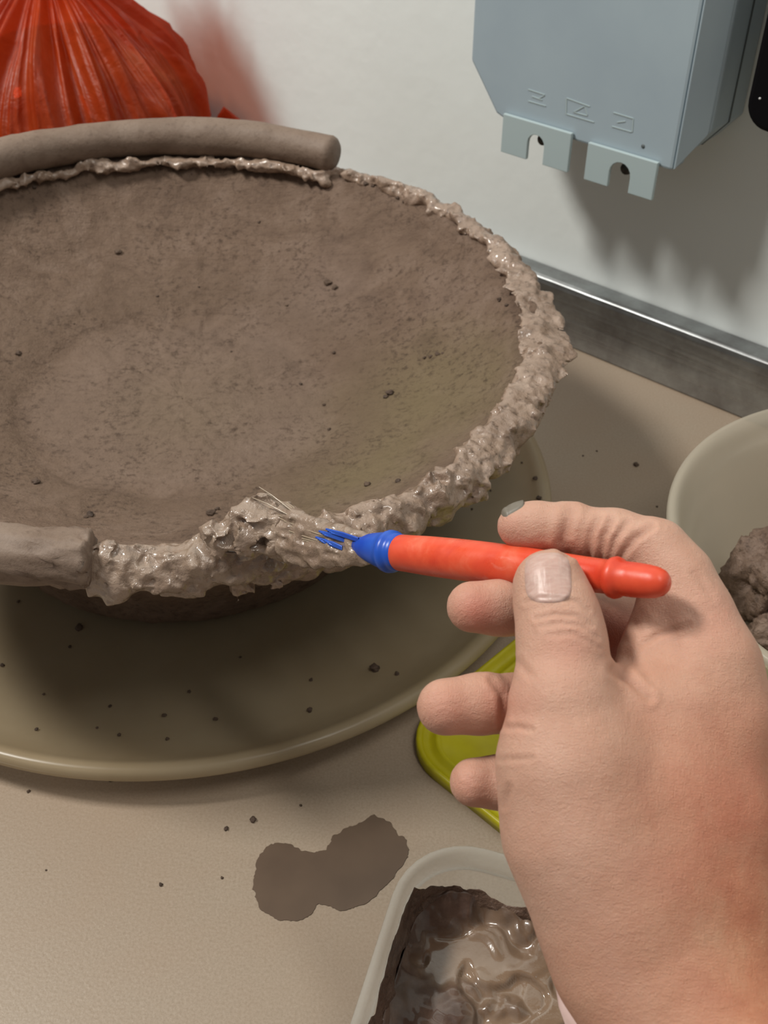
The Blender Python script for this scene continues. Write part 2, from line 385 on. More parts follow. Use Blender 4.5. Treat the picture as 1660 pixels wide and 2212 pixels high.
def catmull(P, k):
    P = [np.array(p, float) for p in P]; Q = [2*P[0]-P[1]]+P+[2*P[-1]-P[-2]]; out = []
    for i in range(1, len(Q)-2):
        for s in range(k):
            t_ = s/k; a, b, c_, d_ = Q[i-1:i+3]
            out.append(.5*((2*b)+(-a+c_)*t_+(2*a-5*b+4*c_-d_)*t_**2+(-a+3*b-3*c_+d_)*t_**3))
    return out+[P[-1]]
BC = np.array([-.1084, .4754]); ZR = .1314; TX, TY = -.0466, .0185
def tilt(x, y, z): k = max(0., min(1., (z-.02)/.11)); return k*(TX*(x-BC[0])+TY*(y-BC[1]))

# tray under the bowl
trayp = [(.0005, .0045), (.10, .0045), (.150, .0050), (.168, .0065), (.182, .0110), (.1915, .0170), (.1955, .0205), (.1985, .0222), (.2015, .0216), (.2030, .0195), (.2030, .0165), (.2010, .0160), (.2000, .0180), (.1975, .0170), (.184, .0080), (.172, .0030), (.150, .0005), (.0005, .0005)]
tray = empty('plastic_tray', (BC[0], BC[1], 0), 'cloudy round plastic tray under the clay bowl, dotted with clay crumbs', 'tray')
lathe('dish', (BC[0], BC[1], 0), [tuple(p) for p in catmull(trayp, 3)], M['tray'], tray, 200)
def tray_z(r):
    rs = [p[0] for p in trayp[:8]]; zs = [p[1] for p in trayp[:8]]; return float(np.interp(r, rs, zs))

# clay bowl
bowl = empty('clay_bowl', (BC[0], BC[1], .006), 'wide unfired brown clay bowl with ragged slip-covered rim on cloudy tray', 'bowl')
inner = [(.0004, .0745), (.04, .0742), (.070, .0748), (.084, .0765), (.090, .0795), (.105, .0840), (.130, .0940), (.152, .1060), (.168, .1165), (.178, .1255), (.1825, .1300)]
outer = [(.1870, .1312), (.1905, .1295), (.1912, .1265), (.1865, .1210), (.170, .1080), (.150, .0870), (.132, .0620), (.117, .0360), (.108, .0150), (.100, .0080), (.092, .0058), (.05, .0058), (.0004, .0058)]
prof = dens([tuple(p) for p in catmull(inner+outer, 3)], .0022)
def bowl_fn(v, th, j):
    x, y, z = v; p = Vector((x, y, z))
    r = math.hypot(x-BC[0], y-BC[1])
    a = noise.fractal(p*28, 1.0, 2.1, 5)*.0013 + noise.fractal(p*150, .9, 2.1, 3)*.0007*(.4+max(0, noise.noise(p*22)*2.2+.5))
    if z > .07 and r > .015:
        g = noise.noise(Vector((math.cos(th)*3, math.sin(th)*3, r*160)))*.0005
        a += g
    dirz = 1 if (r < .178 and z > .06) else 0
    nx, ny = (x-BC[0])/(r+1e-6), (y-BC[1])/(r+1e-6)
    if dirz: v[2] += a
    elif z > .009: v[0] += nx*a*1.4; v[1] += ny*a*1.4
    v[2] += tilt(v[0], v[1], v[2]); return v
body = lathe('body', (BC[0], BC[1], 0), prof, M['bowl'], bowl, 520, bowl_fn)

# ------------------------------------------------------------------ implicit-surface mesher
class Field:
    def __init__(s, lo, hi, h):
        s.lo = np.array(lo, float); s.h = h; s.n = np.ceil((np.array(hi)-lo)/h).astype(int)+1
        s.F = np.full(s.n, .02, np.float32)
    def box(s, P, m):
        P = np.array(P); a = np.floor((P.min(0)-m-s.lo)/s.h).astype(int); b = np.ceil((P.max(0)+m-s.lo)/s.h).astype(int)+1
        a = np.clip(a, 0, s.n); b = np.clip(b, 0, s.n); sl = tuple(slice(i, j) for i, j in zip(a, b))
        X = [(s.lo[k]+s.h*np.arange(a[k], b[k])).astype(np.float32) for k in range(3)]
        return sl, X[0][:, None, None], X[1][None, :, None], X[2][None, None, :]
    def cap(s, a, b, ra, rb, k, zs=1.0, margin=.008, F=None):
        F = s.F if F is None else F
        a = np.array(a, float); b = np.array(b, float); m = max(ra, rb)+margin
        sl, X, Y, Z = s.box([a, b], m)
        if 0 in F[sl].shape: return
        zm = (a[2]+b[2])/2; Z = zm+(Z-zm)*zs; a = a.copy(); b = b.copy(); a[2] = zm+(a[2]-zm)*zs; b[2] = zm+(b[2]-zm)*zs
        d = b-a; L = max(d@d, 1e-12)
        t_ = np.clip(((X-a[0])*d[0]+(Y-a[1])*d[1]+(Z-a[2])*d[2])/L, 0, 1)
        D = np.sqrt((X-a[0]-t_*d[0])**2+(Y-a[1]-t_*d[1])**2+(Z-a[2]-t_*d[2])**2)-(ra+(rb-ra)*t_)
        F[sl] = smin(F[sl], D, k)
    def mesh(s, F=None):
        F = s.F if F is None else F
        I = F < 0; nx, ny, nz = F.shape
        cnt = np.zeros((nx-1, ny-1, nz-1), np.int8)
        cs = [(i, j, k) for i in (0, 1) for j in (0, 1) for k in (0, 1)]
        for (i, j, k) in cs: cnt += I[i:nx-1+i, j:ny-1+j, k:nz-1+k]
        act = np.argwhere((cnt > 0) & (cnt < 8)); idx = np.full(cnt.shape, -1, np.int64); idx[tuple(act.T)] = np.arange(len(act))
        acc = np.zeros((len(act), 3)); c_ = np.zeros(len(act))
        val = {c0: F[act[:, 0]+c0[0], act[:, 1]+c0[1], act[:, 2]+c0[2]] for c0 in cs}
        for a in cs:
            for ax in range(3):
                if a[ax]: continue
                b = list(a); b[ax] = 1; b = tuple(b); fa, fb = val[a], val[b]; m = (fa < 0) != (fb < 0)
                t_ = np.where(m, fa/np.where(fa-fb == 0, 1, fa-fb), 0)
                p = np.zeros((len(act), 3)); p += a; p[:, ax] += t_; acc += p*m[:, None]; c_ += m
        V = s.lo+s.h*(act+acc/c_[:, None]); Q = []
        for ax in range(3):
            sl0 = [slice(None)]*3; sl1 = [slice(None)]*3; sl0[ax] = slice(0, -1); sl1[ax] = slice(1, None)
            A, B = I[tuple(sl0)], I[tuple(sl1)]; e = np.argwhere(A != B); o1, o2 = (ax+1) % 3, (ax+2) % 3
            ok = (e[:, o1] > 0) & (e[:, o2] > 0) & (e[:, o1] < F.shape[o1]-1) & (e[:, o2] < F.shape[o2]-1); e = e[ok]
            def g(d1, d2): q = e.copy(); q[:, o1] += d1; q[:, o2] += d2; return idx[tuple(q.T)]
            q = np.stack([g(-1, -1), g(0, -1), g(0, 0), g(-1, 0)], 1); fl = ~A[tuple(e.T)]; q[fl] = q[fl][:, ::-1]; Q.append(q)
        return V, np.concatenate(Q)
def smin(a, b, k):
    if k <= 0: return np.minimum(a, b)
    h = np.maximum(k-np.abs(a-b), 0)/k; return np.minimum(a, b)-h*h*k*.25
def subsurf(V, Q, lv=1):
    me = bpy.data.meshes.new('tmp'); me.from_pydata(V.tolist(), [], Q.tolist()); o = bpy.data.objects.new('tmp', me); C.objects.link(o)
    if lv: m = o.modifiers.new('s', 'SUBSURF'); m.levels = lv; m.render_levels = lv
    dg = bpy.context.evaluated_depsgraph_get(); me2 = bpy.data.meshes.new_from_object(o.evaluated_get(dg))
    bpy.data.objects.remove(o); bpy.data.meshes.remove(me); return me2
def getv(me): a = np.empty(len(me.vertices)*3); me.vertices.foreach_get('co', a); return a.reshape(-1, 3)
def getn(me): a = np.empty(len(me.vertices)*3); me.vertices.foreach_get('normal', a); return a.reshape(-1, 3)
def setv(me, a): me.vertices.foreach_set('co', a.ravel()); me.update()
def finish(me, name, mat, parent):
    me.name = name; me.materials.clear(); me.materials.append(mat); me.polygons.foreach_set('use_smooth', [True]*len(me.polygons))
    o = bpy.data.objects.new(name, me); C.objects.link(o)
    if parent is not None: par(o, parent)
    return o
def roughen(me, layers):
    V = getv(me); N = getn(me); out = V.copy()
    for i in range(len(V)):
        p = Vector(V[i]); d = 0
        for sc, am, kind in layers:
            if kind == 'r': d += (.45-abs(noise.noise(p*sc)))*am
            else: d += noise.fractal(p*sc, 1.0, 2.0, 3)*am
        out[i] += N[i]*d
    setv(me, out)

def ang_of(px, py, z): q = onz(px, py, z); return math.atan2(q[1]-BC[1], q[0]-BC[0])
def rim_pt(th, r, dz=0):
    x = BC[0]+r*math.cos(th); y = BC[1]+r*math.sin(th); return np.array([x, y, ZR+TX*(x-BC[0])+TY*(y-BC[1])+dz])
# angles of the features seen along the rim
thF0 = ang_of(190, 1195, ZR+.005) % (2*math.pi)      # end of the coil, front
thBr = ang_of(600, 1190, ZR) % (2*math.pi)           # where the brush touches
thEnd = ang_of(722, 318, ZR+.012) % (2*math.pi)      # end of the coil, back
CR = .0112
# coil laid on the rim, from the back end round the left to the front end
ths = np.linspace(thEnd+.01, thF0-.012, 150)
fk = [max(0., min(1., (a-3.4)/.7)) for a in ths]
cp = [rim_pt(a, .187+.0012*math.sin(a*5)+.0015*k, CR*(.92-.62*k)) for a, k in zip(ths, fk)]; cr = [CR*(1+.04*math.sin(a*9)) for a in ths]
for sgn, end in ((1, 0), (-1, -1)):
    pass
e0 = [cp[0]+(cp[0]-cp[1])/np.linalg.norm(cp[0]-cp[1])*CR*s for s in (.62, .52, .36, .18)]
e1 = [cp[-1]+(cp[-1]-cp[-2])/np.linalg.norm(cp[-1]-cp[-2])*CR*s for s in (.1, .2, .24, .26)]
cp = e0+cp+e1; cr = [CR*.45, CR*.72, CR*.9, CR*.98]+cr+[CR*.97, CR*.88, CR*.66, CR*.4]
def coil_cb(v, i, th, p):
    q = Vector(v); d = noise.fractal(q*60, 1, 2, 4)*.0006
    k = max(0, (i-(len(cp)-13))/12)
    d += k*noise.fractal(q*260, 1, 2, 4)*.0055 - k*.0002
    w = v-p; L = np.linalg.norm(w)+1e-9; v = v+w/L*d
    if v[2] < p[2]-CR*.92: v[2] = p[2]-CR*.92
    return v
tag(tube('coil', cp, cr, M['coil'], bowl, 40, True, coil_cb), 'smooth round clay coil laid on the rim')

# vectorised value noise for the wet clay
_lat = rng.uniform(-1, 1, (64, 64, 64)).astype(np.float32)
def vnoise(P, cell, seed=0):
    Qp = P/cell+seed*17.13; i = np.floor(Qp).astype(int); f_ = (Qp-i).astype(np.float32); f_ = f_*f_*(3-2*f_); i &= 63; j = (i+1) & 63
    r = 0
    for a in (0, 1):
        for b in (0, 1):
            for c in (0, 1):
                w = (f_[:, 0] if a else 1-f_[:, 0])*(f_[:, 1] if b else 1-f_[:, 1])*(f_[:, 2] if c else 1-f_[:, 2])
                r = r+w*_lat[j[:, 0] if a else i[:, 0], j[:, 1] if b else i[:, 1], j[:, 2] if c else i[:, 2]]
    return r
def warp(P, cell, amp, seed): return P+amp*np.stack([vnoise(P, cell, seed+k) for k in range(3)], 1)
def near(f, m):
    idx = np.argwhere(np.abs(f.F) < m); return idx, f.lo+f.h*idx
def cull(V, Q, least=400):
    par_ = np.arange(len(V))
    for _ in range(4000):
        mn = par_[Q].min(1); new = par_.copy()
        for k in range(4): np.minimum.at(new, Q[:, k], mn)
        new = new[new]
        if (new == par_).all(): break
        par_ = new
    u, inv, ct = np.unique(par_, return_inverse=True, return_counts=True); keep = ct[inv] >= least
    m = np.cumsum(keep)-1; Q = Q[keep[Q].all(1)]; return V[keep], m[Q]
def sstep(x, a, b): t_ = np.clip((x-a)/(b-a), 0, 1); return t_*t_*(3-2*t_)
T0 = thF0-2*math.pi; TB = thBr-2*math.pi if thBr > math.pi else thBr
def band(f, cut, fresh):
    """distance to the clay band that follows the rim; its section changes along the way"""
    nx, ny, nz = f.n; x = f.lo[0]+f.h*np.arange(nx); y = f.lo[1]+f.h*np.arange(ny); z = f.lo[2]+f.h*np.arange(nz)
    XX, YY = np.meshgrid(x, y, indexing='ij'); rr_ = np.hypot(XX-BC[0], YY-BC[1]); sel = np.argwhere(np.abs(rr_-.187) < .024)
    P2 = np.stack([x[sel[:, 0]], y[sel[:, 1]]], 1); K = len(z)
    P = np.concatenate([np.repeat(P2, K, 0), np.tile(z, len(P2))[:, None]], 1)
    zr = ZR+TX*(P[:, 0]-BC[0])+TY*(P[:, 1]-BC[1]); ok = np.abs(P[:, 2]-zr) < .022
    I = np.repeat(sel, K, 0)[ok]; Kz = np.tile(np.arange(K), len(P2))[ok]; P = P[ok]
    th = np.arctan2(P[:, 1]-BC[1], P[:, 0]-BC[0])
    ok = ((th > T0-.012) & (th < TB+.16)) if fresh else (((th > TB-.10) & (th < math.pi)) | (th > math.pi-.01))
    I, Kz, P, th = I[ok], Kz[ok], P[ok], th[ok]
    if fresh: Pw = warp(warp(P, .0120, .0030, 1), .0045, .0012, 5)
    else: Pw = warp(warp(P, .0090, .0024, 1), .0036, .0014, 5)
    r = np.hypot(Pw[:, 0]-BC[0], Pw[:, 1]-BC[1]); dz = Pw[:, 2]-(ZR+TX*(Pw[:, 0]-BC[0])+TY*(Pw[:, 1]-BC[1]))
    if fresh:
        s_ = (th-T0)/(TB-T0); w = .0062+.0026*np.exp(-((s_-.8)/.25)**2); h = .0046+.0038*np.exp(-((s_-.78)/.25)**2)+.0015*vnoise(P, .017, 40); r0 = .187; z0 = .0012+.0012*np.exp(-((s_-.8)/.2)**2)
        endk = np.minimum(sstep(th, T0-.05, T0+.04), 1-sstep(th, TB+.03, TB+.13)); w = w*(.35+.65*endk); h = h*(.35+.65*endk)
    else:
        a_ = np.abs(th)
        right = np.exp(-((th-.02)/.42)**2); back_ = sstep(th, .75, 1.25); mid_ = np.exp(-((th+.72)/.32)**2); und = sstep(th, thEnd-.03, thEnd+.03)
        w = .0046+.0062*right+.0016*mid_-.0014*back_; h = .0042-.0016*right+.0016*mid_-.0012*back_
        r0 = .1865+.0020*right-.0010*back_; z0 = -.0015*right-.0016*mid_-.0*back_-.0004*np.maximum(0, 0)
        w = w*(1-und)+.0026*und; h = h*(1-und)+.0022*und; r0 = r0*(1-und)+.1770*und; z0 = z0*(1-und)-.0012*und
        w = w*(1+.35*vnoise(P, .014, 21)*(1+.6*und)); r0 = r0+.0014*vnoise(P, .02, 22)
        # crust spilling a little down the outer side
    q = np.sqrt(((r-r0)/w)**2+((dz-z0-(-.10)*(r-r0))/h)**2); d = (q-1)*np.minimum(w, h)
    if not fresh:
        skirt = np.sqrt(((r-.1910)/.0030)**2+((dz+.0060)/.0055)**2); d2 = (skirt-1)*.0030+.004*back_+.0022*vnoise(P, .007, 31)+.010*und; d = smin(d, d2, .002)
    else:
        skirt = np.sqrt(((r-.1915)/.0036)**2+((dz+.0045)/.0048)**2); d2 = (skirt-1)*.0036+.0026*vnoise(P, .009, 31); d = smin(d, d2, .003)
    n1 = 1-2*np.abs(vnoise(P, .0060, 8)); n2 = 1-2*np.abs(vnoise(P, .0030, 9)); n3 = vnoise(P, .0019, 10)
    if fresh:
        Pa = warp(P, .008, .006, 90); n4 = 1-2*np.abs(vnoise(Pa, .0036, 91)); d = d-.0005*n1-.0007*n4-.0004*n2-.0002*n3
    else:
        rg = 1-.80*np.exp(-((th-.05)/.40)**2); d = d-.0011*n1*rg-.0009*n2*rg-.00035*n3*rg+.0022*(1-rg)*.55*vnoise(P*np.array([1, 1, .2]), .011, 77)*sstep(r, .188, .196)
    f.F[I[:, 0], I[:, 1], Kz] = np.minimum(f.F[I[:, 0], I[:, 1], Kz], d)
rr = random.Random(3)
f = Field((BC[0]-.21, BC[1]-.215, ZR-.040), (BC[0]+.215, BC[1]+.215, ZR+.032), .0012)
band(f, None, False)
for px, py, s in ((560, 350, .0042), (530, 345, .0030), (595, 356, .0036), (655, 330, .0022), (662, 352, .0026), (700, 376, .0034), (345, 335, .0024), (190, 335, .0026), (140, 340, .002), (425, 333, .0022), (545, 322, .0022)):
    p = onz(px, py, ZR+.001); p[2] = ZR-.0005+tilt(p[0], p[1], ZR)-max(0, .182-math.hypot(*(p[:2]-BC)))*.6
    f.cap(p, p+[rr.uniform(.002, .005), 0, -.001], s, s*.8, .003)
V, Q = f.mesh(); V, Q = cull(V, Q); me = subsurf(V, Q, 1)
tag(finish(me, 'slip_rim', M['slip'], bowl), 'ragged wet slip brushed along the rim'); del f
# glossy fresh slip between the front coil end and the brush
f = Field(onz(150, 1300, .10)-.03, onz(860, 1000, ZR)+.035, .0010)
band(f, None, True)
for px, py, r_ in ((565, 1105, .0060), (600, 1120, .0064), (530, 1118, .0056), (640, 1140, .0058), (500, 1140, .0050), (560, 1140, .0070), (610, 1165, .0070), (520, 1165, .006), (460, 1160, .005)):
    p = at(px, py, .383); f.cap(p, p+np.array([.002, -.001, -.003]), r_*.9, r_*.7, .004)
idx, P = near(f, .006)
f.F[tuple(idx.T)] -= (.0024*(1-2*np.abs(vnoise(warp(P, .006, .003, 50), .0060, 60)))+.0010*(1-2*np.abs(vnoise(warp(P, .004, .002, 51), .0028, 61)))-.0012)*sstep(P[:, 2], ZR+.001, ZR+.006)
V, Q = f.mesh(); V, Q = cull(V, Q); me = subsurf(V, Q, 1)
tag(finish(me, 'fresh_slip', M['slip_grey'], bowl), 'shiny thick wet slip heaped on the front rim beside the brush'); del f

# ------------------------------------------------------------------ brush
D0, D1 = .272, .382
def bpt(px, dy=0, dd=0):
    s = (px-1445)/(600-1445); inv = 1/D0+(1/D1-1/D0)*s; py = 1261+(1163-1261)*s
    return at(px, py+dy, 1/inv+dd)
def bdepth(px): s = (px-1445)/(600-1445); return 1/(1/D0+(1/D1-1/D0)*s)
def prad(px, h): return h*bdepth(px)/FPX/2
br = empty('glue_brush', bpt(845), 'brush with orange-red plastic handle and blue collar held over the rim', 'brush')
hp = [(846, 74), (850, 77), (880, 80), (930, 86), (1000, 90), (1060, 90), (1130, 87), (1200, 82), (1260, 77), (1300, 75), (1318, 76), (1323, 88), (1331, 93), (1339, 88), (1344, 76), (1370, 77), (1400, 74), (1420, 68), (1434, 56), (1442, 38), (1446, 14)]
tube('handle', [bpt(x) for x, h in hp], [prad(x, h) for x, h in hp], M['handle'], br, 36)
cp2 = [(868, 70), (866, 80), (858, 82), (852, 83), (850, 92), (843, 94), (838, 90), (836, 82), (825, 78), (805, 66), (785, 50), (774, 40)]
tube('collar', [bpt(x, 0 if x > 840 else -(840-x)*.08) for x, h in cp2], [prad(x, h) for x, h in cp2], M['blue'], br, 32)
# bristles: a splayed bundle, too many to count
V = []; Fc = []
def strand(pts, r0, r1, n=5):
    global V, Fc
    b0 = len(V); m = len(pts)
    for i, p in enumerate(pts):
        t_ = pts[min(i+1, m-1)]-pts[max(i-1, 0)]; t_ = t_/np.linalg.norm(t_); a_ = np.cross(t_, [0, 0, 1.]); a_ /= np.linalg.norm(a_); b_ = np.cross(t_, a_); r = r0+(r1-r0)*i/(m-1)
        for k in range(n): V.append(p+(a_*math.cos(2*math.pi*k/n)+b_*math.sin(2*math.pi*k/n))*r)
    Fc += [(b0+i*n+k, b0+i*n+(k+1) % n, b0+(i+1)*n+(k+1) % n, b0+(i+1)*n+k) for i in range(m-1) for k in range(n)]
def bristle_path(fy, fd, end, jit):
    pts = []
    for s in np.linspace(0, 1, 7):
        px = 795+(end-795)*s; h = 34+52*s**.8
        pts.append(bpt(px, -3+fy*h-24*s*s+jit*s*s*18, fd*(.003+.0035*s)))
    return pts
for i in range(260):
    a_ = rr.uniform(0, 2*math.pi); q = math.sqrt(rr.random()); strand(bristle_path(q*math.sin(a_)*.52, q*math.cos(a_), rr.uniform(560, 640), rr.gauss(0, .5)), .00042, .00022)
for ex, ey in ((560, 1052), (578, 1068), (545, 1075), (620, 1085)):
    p0 = bpt(680, -25); p2 = at(ex, ey, .380); strand([p0, p0*.6+p2*.4+ZV*.001, p0*.25+p2*.75+ZV*.001, p2], .0003, .00018)
o = mobj('bristles', V, Fc, M['bristle'], br); tag(o, kind='stuff')
V = []; Fc = []
for x0, x1, y0, y1 in ((690, 745, -28, -18), (683, 728, -14, -2), (700, 740, -10, 0), (705, 775, -34, -22)):
    for k in range(4): strand([bpt(x0+k*4, y0+k*2.2+2, -.0060), bpt((x0+x1)/2, (y0+y1)/2+k*2.2, -.0056), bpt(x1, y1+k*2+2, -.0044)], .0004, .0004)
tag(mobj('clean_bristles', V, Fc, M['blue'], br), 'blue bristles showing through the slip', kind='stuff')
f = Field(bpt(700)-.034, bpt(700)+.034, .0008)
for a_ in np.linspace(-1, 1, 11):
    for b_ in (-1, 0, 1):
        if abs(a_) > .85 and b_: continue
        prev = None
        for q in np.linspace(0, 1, 6):
            px = 800-215*q+12*abs(a_); hh = 20+24*q**.8
            p = bpt(px, -3+a_*hh-22*q*q+2, b_*(.0012+.0022*q)*(1-.5*a_*a_)); r_ = .0011+.0012*q
            if prev is not None: f.cap(prev[0], p, prev[1], r_, .0016)
            prev = (p, r_)
for px, dy in ((775, 24), (745, 30), (715, 36), (685, 40), (655, 42)): f.cap(bpt(px, dy), bpt(px-30, dy+5), .0018, .0016, .002)
idx, P = near(f, .005); ax_ = bpt(600)-bpt(800); ax_ /= np.linalg.norm(ax_); Ps = P-np.outer(P@ax_, ax_)*.72
f.F[tuple(idx.T)] -= .0007*(1-2*np.abs(vnoise(Ps, .0028, 3)))+.0008*(1-2*np.abs(vnoise(warp(P, .005, .002, 7), .006, 4)))-.0006
V, Q = f.mesh(); V, Q = cull(V, Q, 200); me = subsurf(V, Q, 1)
tag(finish(me, 'slip_load', M['slip_grey'], br), 'wet slip coating the bristles'); del f

# ------------------------------------------------------------------ hand
def J(px, py, d, r): return (at(px, py, d), r)
thumb = [J(1186, 1260, .2835, .0089), J(1192, 1285, .2830, .0094), J(1208, 1340, .2800, .0104), J(1216, 1400, .2770, .0110), J(1216, 1520, .2720, .0128), J(1232, 1650, .2710, .0170), J(1262, 1790, .2705, .0180), J(1330, 1920, .2700, .0198)]
index = [J(1122, 1137, .3085, .0064), J(1160, 1137, .3075, .0066), J(1235, 1143, .3055, .0068), J(1330, 1160, .3020, .0074), J(1418, 1190, .2980, .0084), J(1462, 1250, .2955, .0096), J(1492, 1330, .2925, .0112), J(1528, 1440, .2880, .0132)]
middle = [J(1021, 1311, .3030, .0074), J(1080, 1313, .3050, .0076), J(1190, 1322, .3120, .0078), J(1372, 1352, .3270, .0084), J(1450, 1420, .3250, .0100), J(1540, 1520, .3150, .0122)]
ring = [J(962, 1527, .2870, .0077), J(1040, 1520, .2900, .0079), J(1110, 1520, .2960, .0079), J(1290, 1510, .3260, .0086), J(1400, 1540, .3300, .0095), J(1530, 1600, .3240, .0120)]
pinky = [J(1024, 1690, .2870, .0066), J(1080, 1690, .2890, .0068), J(1130, 1690, .2940, .0069), J(1250, 1685, .3220, .0076), J(1370, 1690, .3320, .0085), J(1490, 1700, .3300, .0112)]
allp = np.array([p for ch in (thumb, index, middle, ring, pinky) for p, r in ch])
fore = [at(1400, 2200, .2640, ), at(1560, 2300, .2600), at(1480, 2700, .2450), at(1620, 3500, .2200)]
pts_all = np.concatenate([allp, np.array(fore)])
f = Field(pts_all.min(0)-.040, pts_all.max(0)+.042, .00135)
INF = lambda: np.full(f.n, .02, np.float32)
palm = INF()
def chain(ch, k, F, m=.012):
    for (p, r), (q, s) in zip(ch[:-1], ch[1:]): f.cap(p, q, r, s, k, F=F, margin=m)
chain([J(1528, 1440, .2880, .0132), J(1545, 1560, .2855, .0145), J(1535, 1780, .2790, .0160), J(1525, 1950, .2740, .0175), J(1530, 2110, .2690, .0190), J(1560, 2300, .2620, .0235)], .006, palm)
chain([J(1540, 1520, .3150, .0120), J(1500, 1800, .3060, .0150), J(1460, 2100, .2900, .0180)], .008, palm)
chain([J(1530, 1600, .3240, .0118), J(1450, 1850, .3140, .0150), J(1420, 2100, .2960, .0170)], .008, palm)
chain([J(1490, 1700, .3300, .0112), J(1400, 1850, .3180, .0155), J(1400, 2100, .2960, .0170)], .008, palm)
chain([J(1232, 1650, .2710, .0165), J(1262, 1790, .2705, .0180), J(1330, 1920, .2700, .0198), J(1372, 2060, .2680, .0198), J(1478, 2200, .2640, .0208), J(1545, 2340, .2580, .0240), J(1480, 2700, .2450, .0300), J(1620, 3500, .2200, .0360)], .008, palm)
chain([J(1560, 2300, .2620, .0235), J(1560, 2700, .2480, .0300), J(1680, 3500, .2250, .0360)], .010, palm)
chain([J(1385, 1600, .2790, .0135), J(1395, 1720, .2760, .0165), J(1420, 1880, .2740, .0180), J(1450, 2100, .2680, .0190)], .010, palm)
chain([J(1455, 1540, .2830, .0125), J(1470, 1750, .2790, .0160)], .010, palm)
chain([J(1350, 1530, .2790, .0085), J(1300, 1620, .2760, .0130)], .008, palm)
chain([J(1345, 1520, .2810, .0075), J(1460, 1500, .2850, .0110)], .008, palm)
TH = INF(); chain(thumb, .004, TH)
IX = INF(); chain(index, .004, IX)
f.cap(at(1425, 1300, .2915), at(1395, 1410, .2900), .0058, .0075, .004, F=IX)
for a_ in ((1085, 1130, .3050), (1200, 1146, .3015), ):
    pass
f.cap(at(1330, 1460, .3260), at(1450, 1560, .3220), .0125, .0120, .008, F=palm)
f.cap(at(1300, 1400, .3270), at(1400, 1430, .3260), .0085, .0100, .006, F=palm)
F = smin(palm, TH, .007); F = smin(F, IX, .006)
for ch in (middle, ring, pinky):
    G = INF(); chain(ch, .003, G); F = smin(F, G, .0035)
V, Q = f.mesh(F); me = subsurf(V, Q, 1); del F, palm, TH, IX, G
# creases pressed into the skin, polylines over the surface
creases = [
    ([(1136, 1300), (1165, 1292), (1205, 1292), (1250, 1300), (1272, 1318)], 5, .00035),
    ([(1160, 1336), (1200, 1326), (1245, 1330), (1280, 1352)], 5, .00040), ([(1170, 1352), (1215, 1344), (1262, 1352), (1292, 1378)], 5, .0003),
    ([(1190, 1372), (1240, 1368), (1296, 1400)], 5, .00022),
    ([(1232, 1105), (1222, 1140), (1216, 1170), (1228, 1192)], 11, .0011), ([(1292, 1120), (1278, 1150), (1272, 1200)], 7, .0006),
    ([(1322, 1124), (1303, 1162), (1300, 1205)], 7, .0008), ([(1356, 1128), (1328, 1165), (1318, 1210)], 6, .0006), ([(1408, 1138), (1372, 1162), (1340, 1205)], 7, .0009),
    ([(1388, 1392), (1420, 1372), (1486, 1349)], 6, .0005), ([(1326, 1447), (1365, 1472), (1402, 1506)], 9, .0009),
    ([(1352, 1412), (1385, 1440), (1410, 1480)], 8, .0003),
    ([(1083, 1572), (1120, 1570), (1150, 1576)], 6, .00045), ([(1080, 1640), (1150, 1638)], 6, .0003), ([(1120, 1430), (1150, 1460)], 8, .0003),
    ([(1062, 1468), (1086, 1500), (1088, 1560)], 7, .0006), ([(1100, 1700), (1090, 1740)], 7, .0004), ([(1500, 1240), (1540, 1290)], 7, .0003), ([(1440, 1330), (1470, 1420)], 14, .0003)]
V = getv(me); Nn = getn(me); X, Y, Wd = proj(V); view = V-Ov; view /= np.linalg.norm(view, axis=1)[:, None]; facing = -(Nn*view).sum(1)
bvh = BVHTree.FromPolygons([tuple(v) for v in V], [tuple(p.vertices) for p in me.polygons])
disp = np.zeros(len(V)); shade = np.zeros(len(V))
for pl, w, dep in creases:
    pl = np.array(pl, float); cand = np.where((X > pl[:, 0].min()-4*w) & (X < pl[:, 0].max()+4*w) & (Y > pl[:, 1].min()-4*w) & (Y < pl[:, 1].max()+4*w) & (facing > .02))[0]
    P = np.stack([X[cand], Y[cand]], 1); best = np.full(len(cand), 1e9); tt = np.zeros(len(cand))
    for k, (a_, b_) in enumerate(zip(pl[:-1], pl[1:])):
        d_ = b_-a_; t_ = np.clip(((P-a_)@d_)/(d_@d_), 0, 1); D_ = np.linalg.norm(P-a_-t_[:, None]*d_, axis=1); m_ = D_ < best; best[m_] = D_[m_]; tt[m_] = (k+t_[m_])/(len(pl)-1)
    for c_, b_, t_ in zip(cand, best, tt):
        if b_ > 4*w: continue
        hit = bvh.ray_cast(Vector(Ov), Vector(view[c_]))
        if hit[0] is None or (hit[0]-Vector(V[c_])).length > .004: continue
        g = math.exp(-(b_/w)**2)*(.35+.65*math.sin(math.pi*min(max(t_, .08), .92)))
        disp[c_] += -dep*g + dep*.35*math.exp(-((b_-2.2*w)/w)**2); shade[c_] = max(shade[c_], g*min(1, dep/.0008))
V2 = V+Nn*disp[:, None]; setv(me, V2)
